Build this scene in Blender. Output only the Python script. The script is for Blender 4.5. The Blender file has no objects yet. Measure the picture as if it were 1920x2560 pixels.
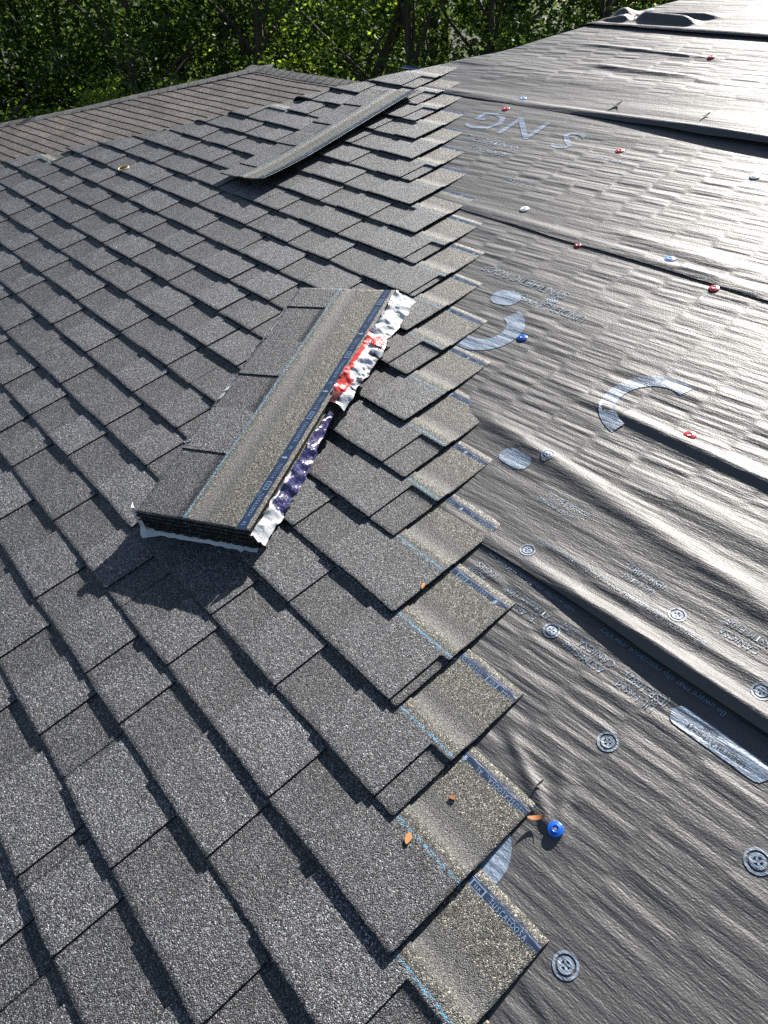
import bpy, bmesh, math, random
import numpy as np
from mathutils import Matrix, Vector
R_ = math.radians
random.seed(7); rng = np.random.default_rng(7)
S = bpy.context.scene
C = S.collection

# ------------------------------------------------------------------ frame of the roof slope (4 in 12)
PITCH = R_(18.43); Z0 = 3.2
M3 = Matrix(((1, 0, 0), (0, math.cos(PITCH), -math.sin(PITCH)), (0, math.sin(PITCH), math.cos(PITCH))))
MW = Matrix.Translation((0, 0, Z0)) @ M3.to_4x4()          # roof (u, v, n) -> world

# ------------------------------------------------------------------ camera
CAM_LOC = Vector((0.22831854, 0.17087412, 1.30998882))
CR = Matrix(((0.64046179, 0.73811072, -0.21213499), (0.4629839, -0.59146553, -0.66016243), (-0.6127435, 0.32459372, -0.72054446)))
right, down, fwd = (M3 @ Vector(CR[i]) for i in range(3))
cm = Matrix(((right.x, -down.x, -fwd.x), (right.y, -down.y, -fwd.y), (right.z, -down.z, -fwd.z))).to_4x4()
cm.translation = MW @ CAM_LOC
cam = bpy.data.cameras.new('camera'); co = bpy.data.objects.new('camera', cam); C.objects.link(co)
co.matrix_world = cm
cam.sensor_fit = 'HORIZONTAL'; cam.sensor_width = 36; cam.lens = 1848.08 / 1920 * 36
cam.clip_start = 0.05; cam.clip_end = 2000
S.camera = co
EYE = cm.translation.copy()

# ------------------------------------------------------------------ sky, sun, exposure
sun_local = Vector((-0.23, 0.905, 0.322)).normalized()
sd = M3 @ sun_local
elev = math.asin(sd.z); az = math.atan2(sd.x, sd.y)
W = bpy.data.worlds.new('World'); S.world = W; W.use_nodes = True
nt = W.node_tree; nt.nodes.clear()
sky = nt.nodes.new('ShaderNodeTexSky'); sky.sky_type = 'NISHITA'; sky.sun_disc = False
sky.sun_elevation = elev; sky.sun_rotation = az
bg = nt.nodes.new('ShaderNodeBackground'); bg.inputs['Strength'].default_value = 0.05
wo = nt.nodes.new('ShaderNodeOutputWorld')
nt.links.new(sky.outputs[0], bg.inputs[0]); nt.links.new(bg.outputs[0], wo.inputs[0])
sl = bpy.data.lights.new('sun', 'SUN'); sl.energy = 5.0; sl.angle = R_(0.5); sl.color = (1.0, 0.95, 0.88)
so = bpy.data.objects.new('sun', sl); C.objects.link(so)
so.rotation_euler = sd.to_track_quat('Z', 'Y').to_euler(); so.location = (0, 0, 30)
S.view_settings.view_transform = 'Standard'; S.view_settings.look = 'None'
S.view_settings.exposure = 1.35; S.view_settings.gamma = 1.0
S.cycles.use_denoising = False
S.cycles.max_bounces = 8; S.cycles.sample_clamp_indirect = 6

# ------------------------------------------------------------------ small helpers
def tag(o, label=None, cat=None, group=None, kind=None):
    if label: o['label'] = label
    if cat: o['category'] = cat
    if group: o['group'] = group
    if kind: o['kind'] = kind
    return o
def empty(name, mat):
    o = bpy.data.objects.new(name, None); C.objects.link(o); o.empty_display_size = 0.1
    o.matrix_world = mat; return o
def mesh_obj(name, verts, faces, mats, parent=None, mi=None, smooth=False, attr=None, mat4=None):
    me = bpy.data.meshes.new(name)
    me.from_pydata([tuple(map(float, v)) for v in verts], [], [tuple(map(int, f)) for f in faces])
    for m in (mats if isinstance(mats, (list, tuple)) else [mats]): me.materials.append(m)
    if mi is not None: me.polygons.foreach_set('material_index', np.asarray(mi, dtype=np.int32))
    if smooth is True: me.polygons.foreach_set('use_smooth', np.ones(len(me.polygons), dtype=bool))
    elif smooth is not False: me.polygons.foreach_set('use_smooth', np.asarray(smooth, dtype=bool))
    if attr is not None:
        for k, v in attr.items():
            a = me.attributes.new(k, 'FLOAT', 'POINT'); a.data.foreach_set('value', np.asarray(v, dtype=np.float32))
    me.update()
    o = bpy.data.objects.new(name, me); C.objects.link(o)
    if parent is not None: o.parent = parent
    if mat4 is not None:
        if parent is None: o.matrix_world = mat4
        else: o.matrix_local = mat4
    return o
_tab = {s: np.random.default_rng(s).random((257, 257)) for s in range(12)}
def vn(x, y, s=0):
    x = np.asarray(x, float); y = np.asarray(y, float); t = _tab[s % 12]
    xi = np.floor(x).astype(int); yi = np.floor(y).astype(int); fx = x - xi; fy = y - yi
    fx = fx * fx * (3 - 2 * fx); fy = fy * fy * (3 - 2 * fy)
    a = t[xi % 256, yi % 256]; b = t[(xi + 1) % 256, yi % 256]; c = t[xi % 256, (yi + 1) % 256]; d = t[(xi + 1) % 256, (yi + 1) % 256]
    return (a * (1 - fx) + b * fx) * (1 - fy) + (c * (1 - fx) + d * fx) * fy - 0.5
def sstep(a, b, x):
    t = np.clip((np.asarray(x, float) - a) / (b - a), 0, 1); return t * t * (3 - 2 * t)
def rotz(a, loc=(0, 0, 0)):
    return Matrix.Translation(loc) @ Matrix.Rotation(a, 4, 'Z')

# ------------------------------------------------------------------ node helper
class NT:
    def __init__(s, name):
        s.m = bpy.data.materials.new(name); s.m.use_nodes = True; s.t = s.m.node_tree
        s.b = s.t.nodes['Principled BSDF']; s.out = s.t.nodes['Material Output']
    def n(s, ty, **kw):
        x = s.t.nodes.new('ShaderNode' + ty)
        for k, v in kw.items(): setattr(x, k, v)
        return x
    def l(s, a, b): s.t.links.new(a, b)
    def put(s, sock, v):
        if hasattr(v, 'is_linked'): s.l(v, sock)
        else: sock.default_value = v
    def math(s, op, a, b=None, c=None):
        x = s.n('Math', operation=op); s.put(x.inputs[0], a)
        if b is not None: s.put(x.inputs[1], b)
        if c is not None: s.put(x.inputs[2], c)
        return x.outputs[0]
    def xyz(s, x, y, z):
        c = s.n('CombineXYZ'); s.put(c.inputs[0], x); s.put(c.inputs[1], y); s.put(c.inputs[2], z); return c.outputs[0]
    def noise(s, vec, scale, detail=2.0, rough=0.5):
        x = s.n('TexNoise'); x.inputs['Scale'].default_value = scale; x.inputs['Detail'].default_value = detail
        x.inputs['Roughness'].default_value = rough
        if vec is not None: s.l(vec, x.inputs['Vector'])
        return x.outputs['Fac']
    def ramp(s, fac, pts, interp='LINEAR'):
        r = s.n('ValToRGB'); r.color_ramp.interpolation = interp; e = r.color_ramp.elements
        while len(e) < len(pts): e.new(0.5)
        for i, (p, c) in enumerate(pts):
            e[i].position = p; e[i].color = (c[0], c[1], c[2], 1) if isinstance(c, (tuple, list)) else (c, c, c, 1)
        s.l(fac, r.inputs[0]); return r.outputs[0]
    def mix(s, fac, a, b, blend='MIX'):
        x = s.n('MixRGB', blend_type=blend); s.put(x.inputs[0], fac); s.put(x.inputs[1], a); s.put(x.inputs[2], b); return x.outputs[0]
    def smooth(s, a, b, x):
        m = s.n('MapRange', interpolation_type='SMOOTHSTEP'); s.put(m.inputs[0], x); m.inputs[1].default_value = a; m.inputs[2].default_value = b
        return m.outputs[0]
    def bump(s, h, dist=1.0, strength=1.0):
        b = s.n('Bump'); b.inputs['Distance'].default_value = dist; b.inputs['Strength'].default_value = strength
        s.l(h, b.inputs['Height']); s.l(b.outputs[0], s.b.inputs['Normal'])
def P(name, col, rough=0.6, spec=0.5, metal=0.0):
    k = NT(name); k.b.inputs['Base Color'].default_value = (*col, 1); k.b.inputs['Roughness'].default_value = rough
    k.b.inputs['Specular IOR Level'].default_value = spec; k.b.inputs['Metallic'].default_value = metal
    return k

# ------------------------------------------------------------------ materials: shingles
def granule_mat(name, pal, zones=True, gscale=520.0, tonegain=1.0, bumpd=0.0017):
    k = NT(name)
    tc = k.n('TexCoord').outputs['Object']; oi = k.n('ObjectInfo').outputs['Random']
    add = k.n('VectorMath', operation='ADD'); k.l(tc, add.inputs[0]); k.l(k.xyz(k.math('MULTIPLY', oi, 37.0), k.math('MULTIPLY', oi, 91.0), 0.0), add.inputs[1])
    vec = add.outputs[0]
    vo = k.n('TexVoronoi'); vo.inputs['Scale'].default_value = gscale; k.l(vec, vo.inputs['Vector'])
    sep = k.n('SeparateColor'); k.l(vo.outputs['Color'], sep.inputs[0])
    base = k.ramp(sep.outputs[0], pal, 'CONSTANT')
    # patches of denser dark or pale granules
    mot = k.noise(vec, 22.0, 3.0, 0.6); mot2 = k.noise(vec, 140.0, 2.0, 0.6)
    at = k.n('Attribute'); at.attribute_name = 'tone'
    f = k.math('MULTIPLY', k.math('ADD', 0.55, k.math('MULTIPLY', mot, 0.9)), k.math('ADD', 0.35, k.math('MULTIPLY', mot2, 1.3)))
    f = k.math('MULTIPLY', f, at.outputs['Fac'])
    col = k.mix(1.0, base, k.n('CombineColor').outputs[0], 'MULTIPLY')
    cc = [n for n in k.t.nodes if n.bl_idname == 'ShaderNodeCombineColor'][0]
    for i in range(3): k.l(f, cc.inputs[i])
    if zones:
        sx = k.n('SeparateXYZ'); k.l(tc, sx.inputs[0]); y = sx.outputs[1]
        tan = k.ramp(sep.outputs[1], [(0, (.012, .012, .011)), (.30, (.042, .041, .035)), (.55, (.095, .092, .074)), (.78, (.20, .195, .15)), (.92, (.40, .39, .31))], 'CONSTANT')
        fine = k.ramp(sep.outputs[2], [(0, .038), (.35, .06), (.7, .09), (.92, .15)], 'CONSTANT')
        wob = k.math('MULTIPLY', k.math('SUBTRACT', k.noise(vec, 30.0, 3.0), 0.5), 0.03)
        yy = k.math('ADD', y, wob)
        head = k.mix(k.smooth(0.148, 0.160, yy), col, tan)
        band = k.math('MULTIPLY', k.smooth(0.165, 0.185, yy), k.math('SUBTRACT', 1.0, k.smooth(0.215, 0.245, yy)))
        head = k.mix(k.math('MULTIPLY', band, 0.8), head, fine)
        # painted nailing line: broken dabs
        yl = k.math('ADD', y, k.math('MULTIPLY', k.math('SUBTRACT', k.noise(vec, 60.0, 2.0), 0.5), 0.006))
        line = k.math('LESS_THAN', k.math('ABSOLUTE', k.math('SUBTRACT', yl, 0.1515)), 0.0026)
        dab = k.math('GREATER_THAN', k.noise(vec, 170.0, 3.0, 0.7), 0.50)
        col = k.mix(k.math('MULTIPLY', line, dab), head, (.09, .29, .44, 1))
    k.l(col, k.b.inputs['Base Color'])
    k.b.inputs['Roughness'].default_value = 0.52; k.b.inputs['Specular IOR Level'].default_value = 0.55
    h = k.math('ADD', k.math('MULTIPLY', vo.outputs['Distance'], -1.0), k.math('MULTIPLY', mot2, 1.2))
    k.bump(h, bumpd, 1.0)
    return k.m
CHAR = [(0, (.007, .008, .010)), (.28, (.024, .025, .029)), (.50, (.060, .062, .068)), (.68, (.125, .128, .136)), (.84, (.24, .245, .255)), (.945, (.42, .42, .43)), (.965, (.10, .13, .18)), (.985, (.22, .15, .11))]
G_CHAR = granule_mat('charcoal_granules', CHAR)
BROWN = [(0, (.040, .034, .031)), (.3, (.085, .073, .065)), (.55, (.14, .122, .108)), (.78, (.21, .185, .165)), (.93, (.34, .31, .29))]
G_BROWN = granule_mat('brown_granules', BROWN, zones=False, gscale=260, bumpd=0.0015)
G_GREY = granule_mat('grey_cap_granules', [(0, (.03, .03, .03)), (.3, (.09, .088, .083)), (.6, (.17, .165, .155)), (.85, (.32, .31, .29))], zones=False, gscale=260)
A_K = P('asphalt_edge', (.008, .008, .009), 0.75, 0.25); ASPH = A_K.m
A_K.bump(A_K.noise(A_K.n('TexCoord').outputs['Object'], 300.0, 3.0), 0.002)
def tape_mat():
    k = P('release_film', (.010, .024, .062), 0.26, 0.8)
    tc = k.n('TexCoord').outputs['Object']; sx = k.n('SeparateXYZ'); k.l(tc, sx.inputs[0])
    oi = k.n('ObjectInfo').outputs['Random']
    v = k.xyz(k.math('ADD', k.math('MULTIPLY', sx.outputs[0], 26.0), k.math('MULTIPLY', oi, 60.0)), k.math('MULTIPLY', sx.outputs[1], 520.0), 0.0)
    sc = k.noise(v, 1.0, 3.0, 0.6)
    k.l(k.mix(k.math('MULTIPLY', k.smooth(0.57, 0.72, sc), 0.75), (.010, .025, .064, 1), (.09, .15, .25, 1)), k.b.inputs['Base Color'])
    k.l(k.math('ADD', 0.22, k.math('MULTIPLY', sc, 0.3)), k.b.inputs['Roughness'])
    k.bump(k.math('ADD', sc, k.noise(tc, 45.0, 2.0)), 0.0007)
    return k.m
TAPE = tape_mat()
INK_T = P('film_print', (.20, .29, .40), 0.5).m

# ------------------------------------------------------------------ materials: underlayment
def felt_mat(name, col, worn=None, rough=0.43):
    k = NT(name); tc = k.n('TexCoord').outputs['Object']; sx = k.n('SeparateXYZ'); k.l(tc, sx.inputs[0])
    u, v = sx.outputs[0], sx.outputs[1]
    v = k.math('SUBTRACT', v, k.math('MULTIPLY', u, 0.07))
    lowv = k.xyz(k.math('MULTIPLY', u, 0.6), k.math('MULTIPLY', v, 2.2), 3.0)
    low = k.noise(lowv, 1.0, 2.0)
    warp = k.math('MULTIPLY', k.math('SUBTRACT', k.noise(k.xyz(k.math('MULTIPLY', u, 2.0), k.math('MULTIPLY', v, 5.0), 1.0), 1.0, 2.0), 0.5), 0.05)
    q = k.math('DIVIDE', k.math('ADD', u, warp), 0.128)
    cell = k.math('FLOOR', q); fr = k.math('SUBTRACT', q, cell)
    win = k.math('SUBTRACT', 1.0, k.math('POWER', k.math('ABSOLUTE', k.math('SUBTRACT', k.math('MULTIPLY', fr, 2.0), 1.0)), 5.0))
    wr = k.noise(k.xyz(k.math('ADD', k.math('MULTIPLY', u, 2.4), k.math('MULTIPLY', cell, 0.37)), k.math('ADD', k.math('MULTIPLY', v, 34.0), k.math('MULTIPLY', cell, 0.45)), cell), 1.0, 1.5, 0.5)
    long = k.noise(k.xyz(k.math('MULTIPLY', u, 1.7), k.math('MULTIPLY', v, 26.0), 9.0), 1.0, 2.0, 0.55)
    amp = k.math('ADD', 0.35, k.math('MULTIPLY', k.smooth(0.36, 0.66, low), 1.0))
    h = k.math('MULTIPLY', k.math('MULTIPLY', k.math('SUBTRACT', wr, 0.5), win), k.math('MULTIPLY', amp, 0.0085))
    h = k.math('ADD', h, k.math('MULTIPLY', long, 0.0042))
    rib = k.noise(k.xyz(k.math('MULTIPLY', u, 34.0), k.math('MULTIPLY', v, 230.0), 0.0), 1.0, 2.0, 0.6)
    weave = k.noise(k.xyz(k.math('MULTIPLY', u, 260.0), k.math('MULTIPLY', v, 330.0), 0.0), 1.0, 1.0)
    h = k.math('ADD', h, k.math('ADD', k.math('MULTIPLY', rib, 0.0013), k.math('MULTIPLY', weave, 0.0008)))
    k.bump(h, 1.0, 1.0)
    spk = k.noise(k.xyz(k.math('MULTIPLY', u, 120.0), k.math('MULTIPLY', v, 420.0), 5.0), 1.0, 2.0, 0.7)
    d = k.math('ADD', 0.72, k.math('MULTIPLY', spk, 0.56))
    cc = k.n('CombineColor')
    for i in range(3): k.l(d, cc.inputs[i])
    base = k.mix(1.0, (*col, 1), cc.outputs[0], 'MULTIPLY')
    if worn:                                             # rubbed print lets the black show
        base = k.mix(k.math('MULTIPLY', k.smooth(0.47, 0.60, k.noise(k.xyz(k.math('MULTIPLY', u, 90.0), k.math('MULTIPLY', v, 260.0), 2.0), 1.0, 3.0, 0.7)), worn), base, (.045, .045, .047, 1))
    k.l(base, k.b.inputs['Base Color'])
    k.b.inputs['Roughness'].default_value = rough; k.b.inputs['Specular IOR Level'].default_value = 0.5
    return k.m
FELT = felt_mat('black_synthetic_felt', (.064, .063, .063), rough=0.55)
INK = felt_mat('felt_print', (.20, .26, .34), worn=0.6, rough=0.5)
INK2 = felt_mat('felt_print_solid', (.19, .25, .33), worn=0.5, rough=0.5)

# ------------------------------------------------------------------ other materials
BLUE = P('blue_plastic', (.012, .10, .50), 0.28).m
PALEBLUE = P('pale_blue_plastic', (.16, .34, .66), 0.35).m
RED = P('red_plastic', (.55, .035, .05), 0.32).m
WHITE = P('white_plastic', (.75, .76, .76), 0.4).m
STEEL = P('nail_steel', (.55, .56, .58), 0.35, metal=0.9).m
def wrap_mat(name, col, rough=0.36, bump=0.0022, mott=None):
    k = P(name, col, rough, 0.5); tc = k.n('TexCoord').outputs['Object']
    n1 = k.noise(tc, 55.0, 3.0, 0.6); k.bump(n1, bump)
    if mott: k.l(k.mix(k.smooth(0.52, 0.66, k.noise(tc, 120.0, 4.0, 0.75)), (*col, 1), (*mott, 1)), k.b.inputs['Base Color'])
    return k.m
WR_W = wrap_mat('white_wrapper_film', (.55, .56, .57))
WR_R = wrap_mat('red_wrapper_print', (.62, .045, .035))
WR_D = wrap_mat('maroon_wrapper_print', (.07, .012, .014))
WR_N = wrap_mat('navy_wrapper_print', (.020, .022, .10), 0.3, 0.004, (.24, .20, .22))
WR_K = wrap_mat('black_wrapper_print', (.02, .02, .03), 0.35)
WR_C = wrap_mat('crumpled_clear_film', (.34, .32, .36), 0.25, 0.008, (.06, .06, .09))
LEAFB = P('dry_leaf', (.42, .15, .05), 0.7).m
WOODC = P('wood_chip', (.60, .28, .10), 0.7).m
DARKL = P('dark_debris', (.03, .028, .025), 0.8).m
YELR = P('tan_rubber', (.62, .42, .16), 0.5).m
def ply_mat():
    k = NT('plywood'); tc = k.n('TexCoord').outputs['Object']; sx = k.n('SeparateXYZ'); k.l(tc, sx.inputs[0])
    g = k.noise(k.xyz(k.math('MULTIPLY', sx.outputs[0], 3.0), 0.0, k.math('MULTIPLY', sx.outputs[2], 40.0)), 1.0, 4.0, 0.6)
    k.l(k.ramp(g, [(.25, (.20, .12, .06)), (.75, (.42, .28, .15))]), k.b.inputs['Base Color']); k.b.inputs['Roughness'].default_value = 0.8
    return k.m
PLY = ply_mat(); PLYE = P('raw_wood_edge', (.62, .42, .22), 0.8).m
def wall_mat():
    k = P('siding', (.45, .43, .40), 0.7); tc = k.n('TexCoord').outputs['Object']; sx = k.n('SeparateXYZ'); k.l(tc, sx.inputs[0])
    k.bump(k.math('FRACT', k.math('MULTIPLY', sx.outputs[2], 6.0)), 0.01); return k.m
SIDING = wall_mat()
DECK = P('deck_boards', (.30, .21, .13), 0.85).m

# ------------------------------------------------------------------ lettering (font outlines as flat mesh)
_tc = {}
def text_mesh(s, maxlen=None):
    key = (s, maxlen)
    if key in _tc: return _tc[key]
    cu = bpy.data.curves.new('lettering', 'FONT'); cu.body = s; cu.size = 1.0; cu.resolution_u = 2; cu.align_x = 'CENTER'; cu.align_y = 'CENTER'
    o = bpy.data.objects.new('lettering', cu); C.objects.link(o)
    dg = bpy.context.evaluated_depsgraph_get(); dg.update()
    me = bpy.data.meshes.new_from_object(o.evaluated_get(dg))
    if maxlen:
        bm = bmesh.new(); bm.from_mesh(me); bmesh.ops.triangulate(bm, faces=bm.faces[:])
        for _ in range(6):
            ed = [e for e in bm.edges if e.calc_length() > maxlen]
            if not ed: break
            bmesh.ops.subdivide_edges(bm, edges=ed, cuts=1); bmesh.ops.triangulate(bm, faces=bm.faces[:])
        bm.to_mesh(me); bm.free()
    V = np.array([v.co[:2] for v in me.vertices]); F = [tuple(p.vertices) for p in me.polygons]
    bpy.data.objects.remove(o); bpy.data.curves.remove(cu); bpy.data.meshes.remove(me)
    _tc[key] = (V, F); return V, F

# ------------------------------------------------------------------ one laminated shingle
E_ = 0.143; H_ = 0.337
HIPV = np.array([-2.5, 1.13, 1.30, 1.72, 2.43, 2.73, 2.85, 3.03, 3.31, 3.80, 4.04, 4.75])
HIPU = np.array([-8.1, -4.85, -4.68, -4.20, -3.56, -3.31, -3.22, -3.08, -2.82, -2.51, -2.33, -1.78])
def hipu(v): return np.interp(v, HIPV, HIPU)
def shingle_profile(L, teeth, z0, seed, hip=None, lift=None, thick=(0.0074, 0.0036, 0.0036), rag=0.0008, bot=None):
    """height-field shingle: x from -L to 0, y from butt 0 to H_; teeth = [(xa, xb)] raised tabs.  returns verts, faces, mat index, tone, top(x,y)"""
    r = np.random.default_rng(seed)
    xs = list(np.arange(-L, 1e-6, 0.0075)); xs[-1] = 0.0 if xs[-1] > -0.003 else xs[-1]
    if xs[-1] != 0.0: xs.append(0.0)
    for a, b in teeth:
        for e in (a, b):
            if -L + 0.002 < e < -0.002: xs += [e - 0.0006, e + 0.0006]
    xs = np.unique(np.round(np.array(sorted(xs)), 5))
    ys = np.array([0, .0015, .012, .035, .06, .09, .115, .1392, .1402, .146, .16, .1795, .1805, .21, .25, .29, .32, H_])
    X, Y = np.meshgrid(xs, ys, indexing='ij')
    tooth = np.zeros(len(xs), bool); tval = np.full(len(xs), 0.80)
    for a, b in teeth:
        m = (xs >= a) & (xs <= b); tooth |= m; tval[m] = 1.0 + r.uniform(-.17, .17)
    T = np.where(Y >= 0.1395, thick[0], np.where(tooth[:, None], thick[0], thick[2]))
    T = np.where(Y >= 0.18, thick[1], T)
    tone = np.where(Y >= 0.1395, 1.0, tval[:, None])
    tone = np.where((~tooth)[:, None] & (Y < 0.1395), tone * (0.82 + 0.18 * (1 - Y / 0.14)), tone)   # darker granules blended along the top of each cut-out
    # edges: butt line slightly wavy and ragged, ends ragged
    wob = vn(xs * 9, xs * 0 + seed * 1.37, 1) * 0.004 + (r.random(len(xs)) - .5) * 2 * rag
    Y2 = Y + wob[:, None] * np.clip(1 - Y / 0.02, 0, 1)
    endw = (r.random(len(ys)) - .5) * 0.0012
    Xw = X.copy(); Xw[-1] += endw; Xw[0] += (r.random(len(ys)) - .5) * 0.0012
    zb = z0 * (1 - Y / H_) + 0.0006
    zl = vn(xs * 5, xs * 0 + seed * 2.1, 2) * 0.0030 * 1.0 + 0.0012
    zb = zb + zl[:, None] * np.clip(1 - Y / 0.12, 0, 1)
    if lift is not None: zb = zb + lift(Xw, Y2)
    Zt = zb + T; Zt[:, 0] -= 0.0012; Zt[-1, :] -= 0.0004
    keep = np.ones_like(X, bool)
    if hip is not None:                                    # trimmed and folded over at the hip
        u0, v0 = hip
        hu = hipu(Y2 + v0) - u0
        lim = hu - 0.035 + vn((Y2 + v0) * 30, Y2 * 0, 3) * 0.03
        Xw = np.maximum(Xw, lim); keep = X > lim - 0.02
        d = np.clip(hu + 0.05 - Xw, 0, None); drop = d * d * 5.5
        Zt = Zt - drop; zb = zb - drop
    nx, ny = X.shape
    if hip is not None:
        i0 = int(np.argmax(keep.any(axis=1))); 
        if not keep.any(): return None
    else: i0 = 0
    Xw, Y2, Zt, zb, tone = Xw[i0:], Y2[i0:], Zt[i0:], zb[i0:], tone[i0:]; nx = Xw.shape[0]
    V = np.stack([Xw, Y2, Zt], -1).reshape(-1, 3); B = np.stack([Xw, Y2, zb], -1).reshape(-1, 3)
    idx = np.arange(nx * ny).reshape(nx, ny); F = []; mi = []; sm = []
    q = np.stack([idx[:-1, :-1], idx[1:, :-1], idx[1:, 1:], idx[:-1, 1:]], -1)
    # steep faces (tab sides) read as bare asphalt
    dz = np.abs(Zt[1:, :] - Zt[:-1, :]) / (np.abs(Xw[1:, :] - Xw[:-1, :]) + 1e-6); st = (dz[:, :-1] > .9)
    F += q.reshape(-1, 4).tolist(); mi += np.where(st, 1, 0).reshape(-1).tolist(); sm += (~st).reshape(-1).tolist()
    # skirt
    n0 = nx * ny
    ring = list(idx[:, 0]) + list(idx[-1, 1:]) + list(idx[-2::-1, -1]) + list(idx[0, -2:0:-1])
    bv = B[ring]; nr = len(ring)
    for a in range(nr):
        b = (a + 1) % nr; F.append((ring[b], ring[a], n0 + a, n0 + b)); mi.append(1); sm.append(False)
    if lift is None:
        F.append([n0 + a for a in range(nr)]); mi.append(1); sm.append(False)
        verts = np.concatenate([V, bv]); tn = np.concatenate([tone.reshape(-1), np.ones(nr)])
    else:
        g0 = n0 + nr; F += (q[..., ::-1] + g0).reshape(-1, 4).tolist(); mi += [1] * q.shape[0] * q.shape[1]; sm += [True] * q.shape[0] * q.shape[1]
        verts = np.concatenate([V, bv, B]); tn = np.ones(len(verts)); tn[:n0] = tone.reshape(-1)
    def top(x, y):
        i = np.clip(np.searchsorted(xs[i0:], x), 0, nx - 1); j = np.clip(np.searchsorted(ys, y), 0, ny - 1)
        return Zt[i, j]
    return verts, F, mi, tn, sm, top
def make_teeth(L, seed, endgap=None):
    r = np.random.default_rng(seed + 99); t = []; x = 0.0
    if endgap: x -= endgap
    elif endgap is None and r.random() < .4: x -= r.uniform(.03, .16)
    while x > -L:
        w = r.uniform(.13, .26); a = max(x - w, -L - .01); t.append((a, x if x < 0 else .01)); x = a - r.uniform(.11, .22)
    return t
PRINT = '\u25ad TUSCALOOSA, AL'
def make_tape(parent, top, length, phase, flip, L=1.0, name='release_tape', seed=0):
    r = np.random.default_rng(seed); xs = np.arange(-length, 1e-6, .012); xs[-1] = -0.0015; n = len(xs)
    lo = .2985 + (r.random(n) - .5) * .0022; hi = .3245 + (r.random(n) - .5) * .0022
    V = []; F = []; mi = []
    for i in range(n):
        for y in (lo[i], .305, .318, hi[i]): V.append((xs[i], y, top(xs[i], y) + .0007))
    for i in range(n - 1):
        for j in range(3): F.append((i * 4 + j, i * 4 + 4 + j, i * 4 + 5 + j, i * 4 + 1 + j)); mi.append(0)
    # print: box, town, arrow, code - repeating along the film
    def put(tv, tf, cx, cy, s, sx=0.85):
        a = -1 if flip else 1; m = len(V)
        pts = [(cx + a * x * s * sx, cy + a * y * s) for x, y in tv]
        if min(p[0] for p in pts) < -length + .004 or max(p[0] for p in pts) > -.004: return
        for x, y in pts: V.append((x, y, top(x, y) + .0012))
        for f in tf: F.append(tuple(m + q for q in f)); mi.append(1)
    box = ([(-.5, -.5), (.5, -.5), (.5, .5), (-.5, .5), (-.42, -.4), (.42, -.4), (.42, .4), (-.42, .4)], [(0, 1, 5, 4), (1, 2, 6, 5), (2, 3, 7, 6), (3, 0, 4, 7)])
    arrow = ([(-.18, -.5), (.18, -.5), (.18, .05), (.42, .05), (0, .5), (-.42, .05), (-.18, .05)], [(0, 1, 2, 6), (3, 4, 5)])
    cy = .3118; sgn = -1 if flip else 1
    for c in (-1, 0, 1, 2, 3):
        x0 = phase - c * .262
        put(*box, x0 - sgn * .108, cy, .013, 2.2)
        for w, dx in ((('ELK'), -.108), ('TUSCALOOSA, AL', -.028), ('T001114', .102)):
            tv, tf = text_mesh(w)
            if w == 'ELK': put(tv, tf, x0 + sgn * dx, cy, .009, 1.0)
            else:
                for ch_i, ch in enumerate(w):           # letter by letter, so a cut film cuts the word
                    if ch == ' ': continue
                    tv, tf = text_mesh(ch); put(tv, tf, x0 + sgn * (dx + (ch_i - (len(w) - 1) / 2) * .0078), cy, .0135, .72)
        put(*arrow, x0 + sgn * .054, cy, .017, .8)
    return mesh_obj(name, V, F, [TAPE, INK_T], parent, mi)

# ================================================================== the house under the new roof
house = empty('house', MW)
tag(house, 'low pitched house roof half laid with charcoal shingles and half covered in black wrinkled underlayment', 'house')
EAVE = -2.1; RIDGE = 4.75; UR = 7.0
def wl(x, y, z): return MW.inverted() @ Vector((x, y, z))      # world -> roof coordinates
def poly(name, pts, mat, parent=house, th=0.0):
    n = len(pts); V = list(pts); F = [tuple(range(n))]
    if th:
        V += [(p[0], p[1], p[2] - th) for p in pts]; F += [tuple(range(2 * n - 1, n - 1, -1))] + [(i, n + i, n + (i + 1) % n, (i + 1) % n) for i in range(n)]
    return mesh_obj(name, V, F, mat, parent)
# deck of the slope we stand on
hp = [(hipu(v), v, -0.022) for v in HIPV if v > EAVE]
poly('roof_deck', [(UR, RIDGE, -.022), *hp[::-1], (hipu(EAVE), EAVE, -.022), (UR, EAVE, -.022)], DECK, th=.02)
# the hip end beyond the hip and the back slope, in roof coordinates
rv = MW @ Vector((hipu(RIDGE), RIDGE, 0)); ev = MW @ Vector((hipu(EAVE), EAVE, 0)); drop = rv.z - ev.z
bk = rv + (rv - ev); 
Cp = [rv, Vector((ev.x, rv.y + (rv.y - ev.y), ev.z)), ev]
hv = [MW @ Vector((hipu(v), v, -.004)) for v in HIPV if EAVE < v]
hipend = [MW @ Vector((hipu(EAVE), EAVE, -.004))] + hv + [Vector((ev.x, rv.y + (rv.y - ev.y), ev.z))]
tri = []
V = [tuple(wl(*p)) for p in hipend] ; nh = len(V) - 1
V += [tuple(wl(ev.x, hipend[i].y, ev.z)) for i in range(nh)]
F = [(i, nh + 1 + i, nh + 2 + i, i + 1) for i in range(nh - 1)] + [(nh - 1, 2 * nh, nh)]
mesh_obj('hip_end', V, F, FELT, house)
V = [wl(rv.x, rv.y, rv.z), wl(UR, rv.y, rv.z), wl(UR, 2 * rv.y - ev.y, ev.z), wl(ev.x, 2 * rv.y - ev.y, ev.z)]
mesh_obj('back_slope', V, [(0, 1, 2, 3)], FELT, house)
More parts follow.
